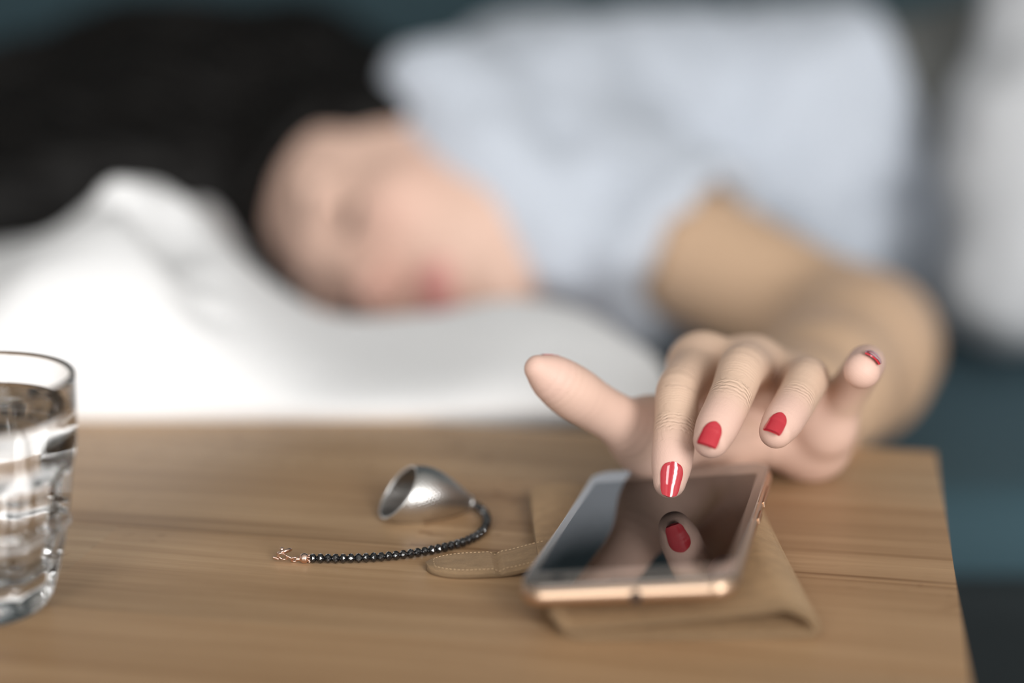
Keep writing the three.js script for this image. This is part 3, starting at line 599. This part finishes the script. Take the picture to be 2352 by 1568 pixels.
// ---------------------------------------------------------------- bracelet
{
  const base = onPlane(900, 1250);
  const g = thing('bracelet', 'black beaded bracelet with a silver cone and rose gold clasp', 'bracelet', base);
  const R = 0.00178, local = (p) => p.sub(base);
  const way = [[710, 1282], [800, 1282], [880, 1278], [950, 1270], [1010, 1259], [1060, 1246], [1098, 1228], [1116, 1206], [1116, 1184], [1103, 1166], [1080, 1154]].map(([x, y], i) => { const q = onPlane(x, y, TOP + R + (i > 8 ? (i - 8) * 0.0009 : 0)); return local(q); });
  const curve = new THREE.CatmullRomCurve3(way), len = curve.getLength(), step = 0.00272, n = Math.floor(len / step);
  // faceted rondelle: three rings of eight, turned against each other
  const bead = (() => {
    const p = [], ring = (r, x, o) => Array.from({ length: 10 }, (_, i) => { const a = (i + o) / 10 * 2 * Math.PI; return v3(x, r * Math.cos(a), r * Math.sin(a)); });
    const rings = [ring(R * 0.42, -0.00135, 0), ring(R * 0.86, -0.00078, 0.5), ring(R * 1.02, 0, 0), ring(R * 0.86, 0.00078, 0.5), ring(R * 0.42, 0.00135, 0)];
    const tri = (a, b, c) => p.push(...a.toArray(), ...b.toArray(), ...c.toArray());
    for (let k = 0; k < 4; k++) for (let i = 0; i < 10; i++) { const A = rings[k], B = rings[k + 1], even = k % 2 === 0, j = (i + 1) % 10, m = even ? i : j, h = even ? (i + 9) % 10 : i; if (even) { tri(A[i], B[h], B[i]); tri(A[i], B[i], A[j]); } else { tri(A[i], B[i], B[j]); tri(A[i], B[j], A[j]); } }
    for (const [r, s] of [[rings[0], 1], [rings[4], -1]]) for (let i = 1; i < 9; i++) s > 0 ? tri(r[0], r[i], r[i + 1]) : tri(r[0], r[i + 1], r[i]);
    const q = new THREE.BufferGeometry(); q.setAttribute('position', new THREE.Float32BufferAttribute(p, 3)); q.computeVertexNormals(); return q;
  })();
  const onyx = std([0.006, 0.006, 0.007], 0.06, { clearcoat: 1, clearcoatRoughness: 0.03, side: THREE.DoubleSide });
  for (let i = 0; i < n; i++) {
    const u = (i + 0.5) / n, p = curve.getPointAt(u), t = curve.getTangentAt(u), m = mesh('bead', bead, onyx, g);
    m.position.copy(p); m.quaternion.setFromUnitVectors(v3(1, 0, 0), t); m.rotateX(rnd() * 6); const s = 0.96 + 0.07 * rnd(); m.scale.set(1, s, s);
  }
  const silver = std([0.66, 0.65, 0.64], 0.30, { metalness: 1 }), rose = std([0.78, 0.55, 0.45], 0.2, { metalness: 1 });
  mesh('cord', new THREE.TubeGeometry(curve, 120, 0.0005, 6), std([0.01, 0.01, 0.01], 0.8), g);
  // silver cone: narrow end at the beads, wide mouth to the left, leaning on its rim
  const tipP = way.at(-1).clone();
  const mouth = local(px(917, 1131, 0.651));
  const ax = tipP.clone().sub(mouth), cl = ax.length(); ax.normalize();
  const up = v3(0, 1, 0).addScaledVector(ax, -ax.y).normalize(), sd = new V3().crossVectors(ax, up);
  const prof = (t) => mix(0.0108, 0.0024, t) + 0.0034 * Math.sin(Math.PI * t ** 0.9);
  const tool = 96, ringsN = 60;
  const coneAt = (k, t, o, dr) => { const a = k * 2 * Math.PI, bump = dr ? 0 : 0.00032 * Math.max(0, Math.sin(t * cl / 0.00125 * 2 * Math.PI)) * Math.max(0, Math.sin(k * tool / 2 * 2 * Math.PI + (Math.floor(t * cl / 0.00125) % 2) * Math.PI)), r = prof(t) + bump - (dr || 0); o.copy(mouth).addScaledVector(ax, t * cl + Math.cos(a) * r * 0.42 * (1 - t) ** 2).addScaledVector(up, Math.cos(a) * r).addScaledVector(sd, Math.sin(a) * r); };
  const cone = new THREE.Group(); cone.name = 'end_cone'; cone.userData.label = 'hammered silver cone'; g.add(cone);
  mesh('cone_shell', sheet(192, 110, (k, t, o) => coneAt(k, t, o, 0)), silver, cone).material.side = THREE.DoubleSide;
  mesh('cone_lining', sheet(64, 20, (k, t, o) => coneAt(k, t * 0.97, o, 0.0007)), silver, cone);
  mesh('rim', new THREE.TubeGeometry(new THREE.CatmullRomCurve3(Array.from({ length: 48 }, (_, i) => { const q = v3(0, 0, 0); coneAt(i / 48, 0, q, 0.0003); return q; }), true), 96, 0.00065, 10, true), silver, cone);
  mesh('collar', new THREE.TorusGeometry(0.0022, 0.0007, 10, 32).applyMatrix4(new THREE.Matrix4().makeBasis(up, sd, ax).setPosition(tipP)), silver, cone);
  // rose gold end: bead cap, ball, ring, two links and a spring clasp
  const e0 = way[0], dir = v3(-1, 0, 0), at = (x, y) => { const q = local(onPlane(x, y, TOP + 0.0012)); return q; };
  const capG = []; for (let i = 0; i < 7; i++) { const a = i / 7 * 2 * Math.PI; capG.push(new THREE.SphereGeometry(0.00042, 10, 8).translate(e0.x + 0.0001, e0.y + Math.cos(a) * 0.00125, e0.z + Math.sin(a) * 0.00125)); }
  mesh('bead_cap', mergeGeometries(capG), rose, g);
  mesh('gold_ball', new THREE.SphereGeometry(0.00185, 32, 24).translate(e0.x - 0.0017, e0.y + 0.0001, e0.z), rose, g);
  mesh('ball_neck', new THREE.CylinderGeometry(0.0006, 0.0009, 0.0016, 16).rotateZ(Math.PI / 2).translate(e0.x - 0.0038, e0.y - 0.0002, e0.z), rose, g);
  const link = (c, r, tube, rx, ry, rz, name) => mesh(name, new THREE.TorusGeometry(r, tube, 10, 36).rotateX(rx).rotateY(ry).rotateZ(rz).translate(c.x, c.y, c.z), rose, g);
  link(v3(e0.x - 0.0053, e0.y - 0.0004, e0.z), 0.0011, 0.00036, 0.5, 0.2, 0, 'jump_ring');
  const l1 = new THREE.TorusGeometry(0.0011, 0.0003, 10, 36).scale(1.6, 1, 1).rotateX(1.1).rotateZ(-0.5).translate(e0.x - 0.0073, e0.y + 0.0004, e0.z - 0.0002); mesh('chain_link', l1, rose, g);
  const l2 = new THREE.TorusGeometry(0.0011, 0.0003, 10, 36).scale(1.5, 1, 1).rotateX(0.2).rotateZ(-0.4).translate(e0.x - 0.0095, e0.y + 0.0006, e0.z - 0.0004); mesh('chain_link', l2, rose, g);
  const clasp = mesh('clasp', new THREE.TorusGeometry(0.0024, 0.00062, 12, 48).rotateX(1.2).rotateZ(0.35).translate(e0.x - 0.0093, e0.y + 0.0013, e0.z - 0.0032), rose, g);
  mesh('clasp_lever', new THREE.CapsuleGeometry(0.0005, 0.0016, 4, 10).rotateZ(1.2).translate(e0.x - 0.0121, e0.y - 0.0004, e0.z - 0.0012), rose, clasp);
  mesh('clasp_knob', new THREE.SphereGeometry(0.00085, 16, 12).translate(e0.x - 0.0101, e0.y + 0.0022, e0.z - 0.0032), rose, clasp);
}

// ---------------------------------------------------------------- glass of water
{
  const c = onPlane(-36, 1388);
  const g = thing('glass_tumbler', 'clear faceted glass tumbler at the edge of the table', 'glass', c);
  const GH = 0.0795, rb = 0.0205, rt = 0.0350, facets = 8, shape = (f) => mix(rb, rt, Math.sin(Math.PI / 2 * clamp(f) ** 0.8) ** 0.85);
  const outerR = (k, y) => {
    const r = shape(y / GH), top = GH * 0.66, low = 0.004;
    const f = sstep(low, low + 0.006, y) * (1 - sstep(top - 0.006, top + 0.002, y)), a = (k * facets) % 1, q = Math.cos(Math.PI / facets) / Math.cos((a - 0.5) * 2 * Math.PI / facets);
    const step = 0.0011 * (1 - sstep(0.0, 0.001, Math.abs(y - GH * 0.38) - 0.0015));
    return r * mix(1, q * 0.985, f) + step;
  };
  const rim = GH - 0.0008, wallT = 0.0024, floorY = 0.012, innerR = (y) => shape(y / GH) * 0.985 - wallT - 0.002 * (1 - sstep(0.012, 0.03, y)) + 0.0009 * sstep(0.06, 0.08, y);
  const prof = [];   // (radius or null for the faceted outside, height)
  for (let i = 0; i <= 10; i++) prof.push(['base', i / 10 * (rb - 0.002), 0.0006 + 0.0018 * (1 - (i / 10) ** 2)]);
  for (let i = 0; i <= 90; i++) prof.push(['out', 0, 0.0003 + (rim - 0.0003) * i / 90]);
  for (let i = 1; i < 6; i++) { const a = i / 6 * Math.PI, r0 = outerR(0, rim), r1 = innerR(rim); prof.push(['r', (r0 + r1) / 2 + (r0 - r1) / 2 * Math.cos(a), rim + (r0 - r1) / 2 * Math.sin(a)]); }
  for (let i = 0; i <= 50; i++) prof.push(['in', 0, mix(rim, floorY + 0.003, i / 50)]);
  for (let i = 1; i <= 10; i++) { const a = i / 10; prof.push(['r', innerR(floorY + 0.003) * (1 - a) + 0.00001, floorY + 0.003 * (1 - a) ** 3]); }
  const N = prof.length - 1;
  const geo = sheet(120, N, (k, t, o) => { const [kind, r, y] = prof[Math.round(t * N)], a = -k * 2 * Math.PI, rr = kind === 'out' ? outerR(k, y) : kind === 'in' ? innerR(y) : r; o.set(Math.cos(a) * rr, y, Math.sin(a) * rr); }, true);
  mesh('tumbler', geo, std([1, 1, 1], 0.0, { transmission: 1, thickness: 0.01, ior: 1.5, side: THREE.DoubleSide }), g);
  const level = GH * 0.86, wp = []; const M = 40;
  for (let i = 0; i <= M; i++) { const y = mix(floorY + 0.003, level, i / M); wp.push([innerR(y) + 0.00008, y]); }
  const pts = [new THREE.Vector2(0.00001, floorY - 0.00005), ...Array.from({ length: 8 }, (_, i) => { const a = (8 - i) / 9; return new THREE.Vector2(innerR(floorY + 0.003) * (1 - a) + 0.00005, floorY + 0.003 * (1 - a) ** 0.001 * 0 + 0.003 * (1 - a) ** 3 - 0.00005); }), ...wp.map(([r, y]) => new THREE.Vector2(r, y))];
  const ri = innerR(level); for (const [dr, dy] of [[0.0004, 0.0009], [0.0008, 0.0004], [0.0016, 0.0001], [0.003, 0]]) pts.push(new THREE.Vector2(ri - dr, level + dy - 0.0002)); pts.push(new THREE.Vector2(0.00001, level - 0.0002));
  const w = mesh('water', new THREE.LatheGeometry(pts, 96), std([1, 1, 1], 0.0, { transmission: 1, thickness: 0.01, ior: 1.33 }), null);
  w.position.copy(c); w.userData = { label: 'still water filling the tumbler almost to its rim', category: 'water' };
}

renderer.render(scene, camera);
